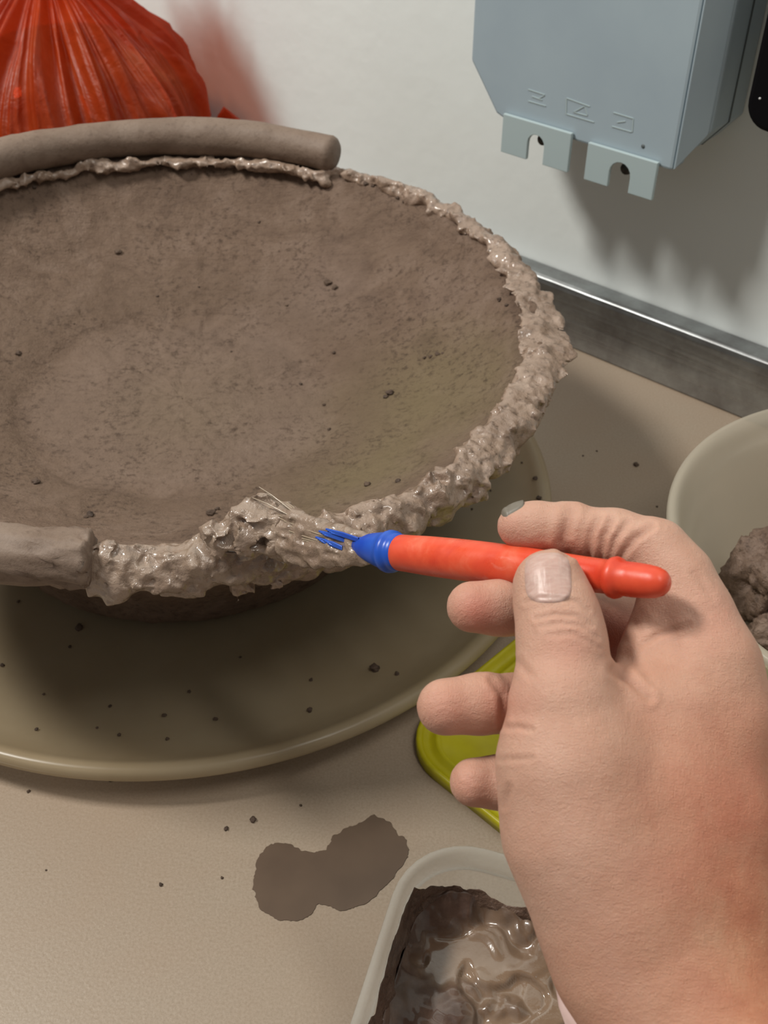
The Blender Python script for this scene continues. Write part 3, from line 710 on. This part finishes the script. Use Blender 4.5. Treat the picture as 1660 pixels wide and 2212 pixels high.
# skin tone map: tanned back of the hand, pale palm side, pinker pads, shade painted into the creases
tan = np.clip((X-1180-.12*(Y-1500))/360, 0, 1)*np.clip((Y-1330)/420, 0, 1)
tan = np.maximum(tan, .35*np.clip((Y-1950)/200, 0, 1)); tan = np.where(Wd > .305, tan*.4, tan)
pink = np.zeros(len(V))
for px, py, d_, r_, am in ((1030, 1320, .303, 52, .75), (965, 1545, .287, 70, .35), (1330, 1380, .32, 80, .8), (1010, 1700, .287, 60, .3), (1600, 1760, .27, 170, .35), (1560, 1330, .285, 70, .2), (1095, 1145, .305, 40, .3), (1235, 1400, .27, 60, .25), (1090, 1520, .29, 60, .4)):
    pink = np.maximum(pink, am*np.exp(-((X-px)**2+(Y-py)**2)/r_**2)*(abs(Wd-d_) < .03))
col = me.color_attributes.new('tan', 'FLOAT_COLOR', 'POINT')
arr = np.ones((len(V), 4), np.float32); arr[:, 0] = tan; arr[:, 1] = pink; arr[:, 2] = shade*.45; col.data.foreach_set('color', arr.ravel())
person = empty('person', at(1400, 2200, .264), 'bare right hand and wrist of a person gripping the orange-red brush', 'person')
hand = finish(me, 'hand', M['skin'], person)
bvh = BVHTree.FromPolygons([tuple(v) for v in V2], [tuple(p.vertices) for p in me.polygons])
def nail(ctr_px, ax_px, W_, L_, arch, name, mat, toward=None, lift=.0004, powr=3.2):
    """nail plate draped on the fingertip; toward: direction the plate faces (None = camera)"""
    c0 = at(*ctr_px); a_ = at(*ax_px)-c0; a_ /= np.linalg.norm(a_)
    nrm = (Ov-c0) if toward is None else np.array(toward, float); nrm = nrm-a_*(nrm@a_); nrm /= np.linalg.norm(nrm); b_ = np.cross(a_, nrm)
    nu, nv = 25, 25; P = []
    for i in range(nu):
        for j in range(nv):
            x = -1+2*i/(nu-1); y = -1+2*j/(nv-1)
            m_ = max(abs(x), abs(y)); q = (abs(x)**powr+abs(y)**powr)**(1/powr); k = m_/q if q > 0 else 1; x2, y2 = x*k, y*k
            o_ = c0+b_*x2*W_/2+a_*y2*L_/2+nrm*.03
            h = bvh.ray_cast(Vector(o_), Vector(-nrm)); e_ = max(abs(x), abs(y))
            base_ = np.array(h[0]) if h[0] is not None and (h[0]-Vector(c0+nrm*.0)).length < .02 else o_-nrm*.03
            P.append(base_+nrm*(lift+arch*(1-x2*x2)*(1) - (.0009 if e_ > .99 else 0)+.0002*(y2 > .6)))
    return mobj(name, P, grid_faces(nu, nv, False), mat, person)
tn = nail((1184, 1243, .2835), (1181, 1180, .2835), .0124, .0124, .0004, 'thumbnail', M['nail'], powr=3.6)
tag(tn, 'short unpainted thumbnail with fine ridges')
tag(nail((1108, 1112, .3085), (1060, 1114, .3085), .0088, .0066, .0003, 'index_fingernail', M['nail_mud'], toward=(0.0, .43, .90)), 'clay-smeared index fingernail')
tag(tube('cuff', [at(1212, 2062, .2900), at(1222, 2100, .2900), at(1245, 2150, .2880), at(1290, 2215, .2850), at(1360, 2320, .2800), at(1440, 2480, .2700)],
     [.0010, .0032, .0056, .0080, .0120, .0150], M['sleeve'], person, 24, True,
     lambda v, i, th, p: v+(v-p)*noise.noise(Vector(v)*260)*.25), 'pale pink cloth edge behind the wrist')

# ------------------------------------------------------------------ rounded-rectangle lofts
def rrect(w, l, r, n=8):
    P = []
    for cx, cy, a0 in ((w/2-r, l/2-r, 0), (-w/2+r, l/2-r, 90), (-w/2+r, -l/2+r, 180), (w/2-r, -l/2+r, 270)):
        for k in range(n+1): a_ = math.radians(a0+90*k/n); P.append((cx+r*math.cos(a_), cy+r*math.sin(a_)))
    for_ = []
    m = len(P)
    for i in range(m):
        a_, b_ = np.array(P[i]), np.array(P[(i+1) % m]); for_.append(tuple(a_)); L = np.linalg.norm(b_-a_)
        if L > .02:
            for k in range(1, 6): for_.append(tuple(a_+(b_-a_)*k/6))
    return for_
def loft(name, ctr, rz, levels, mat, parent, capend=True, closed=False):
    V = []; L = None; capend = capend and not closed; c_, s_ = math.cos(rz), math.sin(rz)
    for (w, l, r, z) in levels:
        lp = rrect(w, l, r); L = len(lp)
        V += [(ctr[0]+x*c_-y*s_, ctr[1]+x*s_+y*c_, ctr[2]+z) for x, y in lp]
    m = len(levels); Fc = [(j*L+i, j*L+(i+1) % L, (j+1)*L+(i+1) % L, (j+1)*L+i) for j in range(m-1) for i in range(L)]
    if closed: Fc += [((m-1)*L+i, (m-1)*L+(i+1) % L, (i+1) % L, i) for i in range(L)]
    elif capend: Fc += [tuple(range(L)), tuple(range((m-1)*L, m*L))]
    return mobj(name, V, Fc, mat, parent)
# slip box in the foreground
RZ = math.radians(-17); Wt, Lt = .118, .170
cor = np.array([.0105, .2215]); cw = np.array([math.cos(RZ), math.sin(RZ)]); cl = np.array([-math.sin(RZ), math.cos(RZ)])
tc = cor+cw*Wt/2-cl*Lt/2; TZ = .060
st = empty('slip_box', (tc[0], tc[1], 0), 'clear rounded rectangular plastic box of wet brown slip under the wrist', 'container', rz=RZ)
def dd(o, z): return (Wt-2*o, Lt-2*o, max(.006, .027-o), z)
loft('shell', (tc[0], tc[1], 0), RZ, [dd(.030, .0015), dd(.016, .0012), dd(.011, .0005), dd(.008, .004), dd(.0042, .0520), dd(.0054, .0520), dd(.0090, .0055), dd(.0120, .0030), dd(.030, .0028)], M['tub_clear'], st, True)
loft('rim', (tc[0], tc[1], 0), RZ, [dd(.0041, .0521), dd(.0012, .0545), dd(0, .0575), dd(.0006, .0598), dd(.0020, .0606), dd(.0036, .0594), dd(.0047, .0560), dd(.0055, .0521)], M['box_rim'], st, True, True)
# the slip inside: a height field over the same rounded outline
def slip_m():
    m = Mat('box_slip', rough=.2, Coat_Weight=.8); m.b.inputs['Coat Roughness'].default_value = .06
    a_ = m.n('ShaderNodeAttribute', attribute_name='thick'); sp = m.n('ShaderNodeSeparateColor'); m.l(a_.outputs['Color'], sp.inputs[0])
    thin = m.ramp(m.noise(30, 4), [(.35, (.235, .155, .10, 1)), (.7, (.30, .215, .15, 1))]); thick = m.ramp(m.noise(80, 6, .7), [(.3, (.055, .027, .018, 1)), (.55, (.105, .060, .040, 1)), (.75, (.17, .105, .07, 1))])
    m.base(m.mix(sp.outputs[0], thin, thick)); r = m.mix(sp.outputs[0], (.16, .16, .16, 1), (.55, .55, .55, 1)); m.l(r, m.b.inputs['Roughness'])
    return m.bump((m.noise(130, 4), .0004)).m
def loopn(o, n=420):
    lp = np.array(rrect(Wt-2*o, Lt-2*o, max(.006, .027-o), 14)); c_ = np.concatenate([lp, lp[:1]]); d_ = np.concatenate([[0], np.cumsum(np.linalg.norm(np.diff(c_, axis=0), axis=1))])
    t_ = np.linspace(0, d_[-1], n, endpoint=False); return np.stack([np.interp(t_, d_, c_[:, 0]), np.interp(t_, d_, c_[:, 1])], 1)
lp = loopn(.0074); L = len(lp); K = 110; V = []; thick = []
def wxy(q): return tc+cw*q[0]+cl*q[1]
def thickness(x, y, wx, wy):
    p = Vector((wx, wy, 0)); n1 = noise.fractal(p*34, 1, 2, 4); u, v_ = x/(Wt/2), y/(Lt/2)
    return max(0, min(1, ((-u*1.3-.45)+(v_-.55)*.4+n1*.7)*2.6+.2)), n1
for k in range(K+1):
    s = k/K
    for i in range(L):
        x, y = lp[i]*s; wx, wy = wxy((x, y)); p = Vector((wx, wy, 0)); e = (1-s)*.05
        th, n1 = thickness(x, y, wx, wy); edge = max(0, 1-e/.014)
        q = p*31+Vector((noise.noise(p*60), noise.noise(p*60+Vector((5, 0, 0))), 0))*.9
        cliff = noise.noise(q); sh = max(0, min(1, (cliff-.02)*9)); sh2 = max(0, min(1, (noise.noise(q*1.7+Vector((4, 4, 0)))-.12)*10))
        rip = (.5-abs(noise.noise(p*170)))*max(0, noise.noise(p*26+Vector((8, 1, 0)))-.12)*(1.6 if y < -.01 else .3)*(1-th)
        z = .0285+.0024*sh*(.35+.65*(1-th))+.0006*sh2+th*(.0035+.003*n1)+edge*edge*.006*(.4+th)+.0016*rip
        V.append((wx, wy, z)); thick.append(max(th, edge*.5))
Fc = [(k*L+i, k*L+(i+1) % L, (k+1)*L+(i+1) % L, (k+1)*L+i) for k in range(1, K) for i in range(L)]+[tuple(L+i for i in range(L))]
b0 = len(V)
for i in range(L): wx, wy = wxy(lp[i]*.95); V.append((wx, wy, .0065)); thick.append(1)
Fc += [(K*L+i, K*L+(i+1) % L, b0+(i+1) % L, b0+i) for i in range(L)]+[tuple(b0+i for i in range(L))]
so = mobj('slip', V, Fc, slip_m(), None)
ca = so.data.color_attributes.new('thick', 'FLOAT_COLOR', 'POINT'); ca.data.foreach_set('color', np.repeat(np.array(thick, np.float32), 4))
tag(so, 'brown liquid slip with dark thick clay clinging to the box walls', 'slip', kind='stuff')
# clay smeared up the inside walls, a sheet of uneven thickness
V = []; NZ = 26; Lw = 420
for side in (0, 1):
    for a_ in range(NZ):
        q0 = a_/(NZ-1)
        base_l = loopn(.0053)
        for i in range(Lw):
            x, y = base_l[i]; u, v_ = x/(Wt/2), y/(Lt/2); wx, wy = wxy((x, y)); pn = Vector((wx, wy, 0))
            n_ = noise.fractal(pn*75, 1, 2, 4); top = .0425+.006*n_+.0125*max(0, min(1, (-u-.55)*4))*max(0, min(1, (.93-v_)*6))
            z = .029+(top-.029)*q0
            o_ = .0053+(.0535-z)*.079; inn = np.array([x, y])*(1-(o_-.0053)/(.5*min(Wt, Lt)))
            pz = Vector((wx, wy, z*1.4)); tk = (.0012+.0016*noise.fractal(pz*120, 1, 2, 4)+.0014*abs(noise.noise(pz*60)))*(1-q0**3)+.00012
            t_ = max(.00012, tk) if side else .00006
            nrm_ = -np.array([x/(Wt/2) if abs(x)/(Wt/2) > .55 else 0, y/(Lt/2) if abs(y)/(Lt/2) > .7 else 0]); nl = np.linalg.norm(nrm_); nrm_ = nrm_/nl if nl > 0 else nrm_
            w2 = wxy(inn+nrm_*t_); V.append((w2[0], w2[1], z))
Fc = []
for a_ in range(NZ-1):
    for i in range(Lw):
        j_ = (i+1) % Lw; Fc += [(a_*Lw+i, a_*Lw+j_, (a_+1)*Lw+j_, (a_+1)*Lw+i), (NZ*Lw+a_*Lw+i, NZ*Lw+(a_+1)*Lw+i, NZ*Lw+(a_+1)*Lw+j_, NZ*Lw+a_*Lw+j_)]
for i in range(Lw):
    j_ = (i+1) % Lw; Fc += [((NZ-1)*Lw+i, (NZ-1)*Lw+j_, (2*NZ-1)*Lw+j_, (2*NZ-1)*Lw+i), (i, NZ*Lw+i, NZ*Lw+j_, j_)]
ob = mobj('wall_residue', V, Fc, M['darkclay'], so)

# yellow lid
yc = np.array([.0872, .3035]); YR = math.radians(45)
lid = empty('yellow_lid', (yc[0], yc[1], 0), 'bright yellow square plastic lid lying behind the fingers', 'lid', rz=YR)
def yl(o, z): return (.118-2*o, .118-2*o, max(.008, .026-o), z)
loft('panel', (yc[0], yc[1], 0), YR, [yl(0, .0002), yl(0, .0052), yl(.0006, .0062), yl(.0018, .0062), yl(.0028, .0050), yl(.0040, .0028), yl(.0075, .0026), yl(.0088, .0045), yl(.0100, .0048), yl(.0112, .0040), yl(.0125, .0018), yl(.030, .0015)], M['yellow'], lid)

# round tub of clay lumps at right
T2 = np.array([.2440, .3540])
tub = empty('round_tub', (T2[0], T2[1], 0), 'large round milky plastic tub holding brown clay scraps at the right edge', 'tub')
prof2 = [(.0005, .002), (.070, .002), (.080, .0025), (.086, .008), (.1000, .060), (.1045, .070), (.1075, .0765), (.1105, .0800), (.1130, .0802), (.1145, .0785), (.1142, .0755), (.1115, .0740), (.1085, .0700), (.1025, .058), (.0880, .006), (.082, .0003), (.0005, .0003)]
lathe('shell', (T2[0], T2[1], 0), [tuple(p) for p in catmull(prof2, 3)], M['tub'], tub, 140)
def lump(name, c_, r_, seed, label, grp, squash=(1, 1, 1), mat=None):
    bm = bmesh.new(); bmesh.ops.create_icosphere(bm, subdivisions=5, radius=1)
    for v in bm.verts:
        p = v.co*1.6+Vector((seed*7.3, 0, 0)); d = 1+.38*noise.fractal(p, 1, 2, 5)+.12*(.3-abs(noise.noise(p*4)))+.06*noise.noise(p*12)
        v.co = Vector((v.co.x*squash[0], v.co.y*squash[1], v.co.z*squash[2]))*d*r_
    me_ = bpy.data.meshes.new(name); bm.to_mesh(me_); bm.free(); me_.materials.append(mat or M['darkclay']); me_.polygons.foreach_set('use_smooth', [True]*len(me_.polygons))
    o = bpy.data.objects.new(name, me_); C.objects.link(o); o.location = c_; return tag(o, label, 'clay', grp)
M['scrap'] = clay_mat('scrap_clay', (.09, .055, .036, 1), (.16, .105, .075, 1), (.25, .175, .13, 1), .6, .0008)
lump('clay_scrap', tuple(onz(1680, 1255, .030)), .021, 1, 'dark ragged clay scrap standing tallest in the round tub', None, (1, 1.1, 1.2), M['scrap'])
lump('clay_scrap', tuple(onz(1700, 1385, .020)), .017, 4, 'paler clay scrap at the near end of the round tub', None, (1.1, 1.0, 1.0), M['scrap'])
lump('clay_scrap', tuple(onz(1790, 1300, .022)), .020, 9, 'clay scrap partly beyond the frame in the round tub', None, (1, 1, .9), M['scrap'])

# damp stain on the worktop
outline = [(553,1868),(548,1910),(556,1950),(575,1975),(610,1988),(650,1985),(672,1975),(682,1955),(700,1953),(722,1962),(750,1966),(790,1950),(822,1925),(850,1895),(868,1868),(882,1840),(876,1815),(856,1798),(845,1778),(820,1765),(800,1763),(780,1775),(752,1788),(722,1802),(712,1818),(708,1832),(680,1840),(655,1836),(628,1824),(600,1820),(572,1832)]
P = [onz(x, y, .0004) for x, y in outline]; P = [tuple(p) for p in catmull(P+[P[0]], 9)][:-1]; cen = np.mean(P, 0)
P = [np.array(p)+np.array([noise.fractal(Vector(p)*320, .8, 2, 3), noise.fractal(Vector(p)*320+Vector((9, 0, 0)), .8, 2, 3), 0])*.0010 for p in P]
V = []; n = len(P)
mid = [onz(x, y, .0004) for x, y in outline]
cA, cB = onz(630, 1905, .0004), onz(790, 1870, .0004)
V = [tuple(p[:2])+(.0001,) for p in P]+[tuple(p[:2])+(.0003,) for p in P]
bm = bmesh.new(); top = [bm.verts.new(v) for v in V[n:]]; bot = [bm.verts.new(v) for v in V[:n]]
bm.faces.new(top); bm.faces.new(bot[::-1])
for i in range(n): bm.faces.new((bot[i], bot[(i+1) % n], top[(i+1) % n], top[i]))
bmesh.ops.recalc_face_normals(bm, faces=bm.faces)
me_ = bpy.data.meshes.new('damp_patch'); bm.to_mesh(me_); bm.free(); me_.materials.append(M['wetmark'])
o = bpy.data.objects.new('damp_patch', me_); C.objects.link(o); tag(o, 'irregular dark damp slip puddle on the worktop left of the slip box', 'puddle')

# ------------------------------------------------------------------ red bag of clay
bc = np.array([-.245, .842]); bag = empty('plastic_bag', (bc[0], bc[1], 0), 'gathered red-orange plastic bag of clay behind the bowl, by the wall', 'bag')
bprof = [(.004, .001), (.070, .001), (.096, .006), (.106, .020), (.110, .045), (.111, .075), (.1085, .100), (.101, .122), (.088, .142), (.068, .162), (.046, .180), (.026, .194), (.016, .204), (.015, .212), (.026, .224), (.045, .242), (.060, .256)]
bp_ = [tuple(p) for p in catmull(bprof, 6)]; NB = 560
def bag_fn(v, th, j):
    r, z = bp_[j]; k = min(1, max(0, (z-.055)/.10)); k2 = 1-k
    d = 0
    for fr_, tw, am, ph in ((7, .5, .0075, .3), (13, -.7, .0050, 1.9), (23, .9, .0026, 4.0), (5, 1.2, .0060, 2.2)):
        w = math.sin((th*fr_+z*tw*10+ph)*.5*2+1.2*noise.noise(Vector((math.cos(th)*2, math.sin(th)*2, z*9+fr_)))); d += am*(1-2*abs(w)**.75)
    p = Vector((math.cos(th)*1.2, math.sin(th)*1.2, z*9))
    crum = noise.fractal(p*.9, 1, 2, 3)*.006+(.35-abs(noise.noise(p*2.2)))*.0035
    dd_ = d*(.18+.82*k)*min(1, r/.07)+crum*min(1, r/.05)
    # bulge of bag film on the camera-right side
    r2 = r+dd_; x = bc[0]+r2*math.cos(th); y = bc[1]+r2*math.sin(th)
    zz = v[2]+(noise.noise(p*2.2)*.004 if z > .01 else 0)
    zz = max(zz, .0005)
    X_ = np.array([x, y, zz]); off = WC-(X_@WN)
    if off < .026: X_ += -WN*(.026-off)
    return X_
film = lathe('film', (bc[0], bc[1], 0), bp_, M['bag'], bag, NB, bag_fn)
# knot where the film is tied, small tail at the foot on the right
tube('tie', [np.array([bc[0]+.017*math.cos(a_), bc[1]+.017*math.sin(a_), .207]) for a_ in np.linspace(0, 2*math.pi, 30)], [.0022]*30, M['bag'], bag, 8)
tl = onz(497, 262, .085); 
tube('loose_fold', [tl+[-.020, .0, -.03], tl+[.000, .0, .006], tl+[.011, .0, -.008], tl+[.020, 0, -.030]], [.010, .006, .005, .004], M['bag'], bag, 14, True, lambda v, i, th, p: p+(v-p)*np.array([1, .35, 1])*(1+.25*math.sin(3*th)))
kp = [(r*.83, z) for r, z in bprof[:9] if z < .135]; kp = [(.001, .004), (.062, .004)]+[(r, max(z, .006)) for r, z in kp[2:]]+[(.060, .146), (.030, .151), (.001, .152)]
def blk_fn(v, th, j):
    p = Vector(v)*22; v[:2] = bc+(v[:2]-bc)*(1-.045*abs(noise.fractal(p, 1, 2, 3))); return v
blk = lathe('clay_block', (bc[0], bc[1], 0), [tuple(p) for p in catmull(kp, 3)], M['darkclay'], None, 90, blk_fn)
tag(blk, 'dark block of clay seen through the red plastic bag', 'clay')

# ------------------------------------------------------------------ clay crumbs
protos = []
for k in range(5):
    bm = bmesh.new(); bmesh.ops.create_icosphere(bm, subdivisions=3, radius=1)
    for v in bm.verts:
        p = v.co*1.3+Vector((k*5.1, 2, 0)); v.co = v.co*(1+.55*noise.fractal(p, 1, 2, 3)); v.co.z *= .62
    me_ = bpy.data.meshes.new('clay_crumb'); bm.to_mesh(me_); bm.free(); me_.materials.append(M['crumb']); me_.polygons.foreach_set('use_smooth', [True]*len(me_.polygons)); protos.append(me_)
SPECIAL = {(171, 1357): 'larger dark clay crumb on the tray below the cut end of the coil', (810, 1445): 'largest dark clay crumb on the tray, left of the ring finger',
    (1165, 1078): 'dark clay crumb at the tray right edge just above the index fingertip', (240, 1684): 'dark clay crumb on the worktop just below the front edge of the tray',
    (547, 1772): 'larger dark crumb on the worktop just above the damp patch', (1375, 1005): 'longish dark crumb on the worktop between the bowl and the round tub',
    (708, 612): 'bigger of a touching pair of dark crumbs high in the bowl', (724, 622): 'smaller of a touching pair of dark crumbs high in the bowl',
    (843, 850): 'dark clay lump in the greenish patch of the bowl', (455, 1110): 'dark crumb in the bowl just left of the heaped wet slip', (795, 1048): 'dark crumb in the bowl above the brush collar',
    (256, 545): 'lone dark crumb on the upper left inside of the bowl', (40, 764): 'dark crumb at the far left middle of the bowl inside'}
def crumb(p, r_, label, grp, key=None):
    o = bpy.data.objects.new('clay_crumb', protos[rr.randrange(5)]); C.objects.link(o); o.location = (p[0], p[1], p[2]+r_*.45); o.scale = (r_,)*3; o.rotation_euler.z = rr.uniform(0, 6)
    tag(o, SPECIAL.get(key, label), 'crumb', grp)
onplate = [(171,1357,9),(151,1398,4),(5,1438,5),(238,1526,4),(355,1546,5),(466,1554,5),(669,1535,6),(810,1445,11),(858,1456,5),(409,1495,4),(79,1576,4),(210,1573,3),(258,1588,4),(362,1597,4),(672,1469,4),(1157,1035,7),(1165,1078,8),(1110,965,5),(1098,1018,4),(1128,1000,3),(40,1300,4),(233,1300,4),(1060,1060,3),(1020,1100,3),(95,1500,3),(520,1420,3)]
for x, y, r_ in onplate:
    z = .006
    for _ in range(6): p = onz(x, y, z); z = tray_z(math.hypot(p[0]-BC[0], p[1]-BC[1]))
    crumb(p, r_*.45/FPX*1.05, 'small dark clay crumb lying on the cloudy tray', 'clay crumbs on the tray', (x, y))
for x, y, r_ in [(240,1684,6),(62,1710,4),(547,1772,7),(489,1791,5),(348,1912,4),(480,1897,3),(1375,1005,8),(1290,975,3),(1045,1766,5),(1420,1095,3),(1260,985,3),(1452,1085,3),(100,1880,2),(650,1740,3)]:
    crumb(onz(x, y, .0), r_*.45/FPX, 'small dark clay crumb lying on the beige worktop', 'clay crumbs on the worktop', (x, y))
Bv = getv(body.data)+np.array([BC[0], BC[1], .006]); bb = BVHTree.FromPolygons([tuple(v) for v in Bv], [tuple(p.vertices) for p in body.data.polygons])
inb = [(708,612,10),(724,622,8),(40,764,8),(78,1042,9),(256,545,9),(722,763,5),(843,850,9),(834,858,6),(712,928,5),(918,774,5),(930,771,5),(945,766,6),(957,764,4),(195,1113,8),(186,1118,5),(455,1110,9),(470,1100,5),(790,398,7),(806,402,5),(795,1048,8),(860,428,6),(1095,660,5),(650,830,4),(75,405,6),(700,875,4),(1112,835,6),(1046,965,5),(860,1040,6),(873,436,5),(1080,648,6),(340,640,4),(500,760,3),(620,660,4),(160,700,3),(560,480,4),(430,620,3)]
for x, y, r_ in inb:
    d_ = ray(x, y); h = bb.ray_cast(Vector(Ov), Vector(d_).normalized())
    if h[0]: crumb(np.array(h[0])-[0, 0, r_*.1/FPX], r_*.5/FPX, 'small dark clay crumb stuck inside the clay bowl', 'clay crumbs inside the bowl', (x, y))
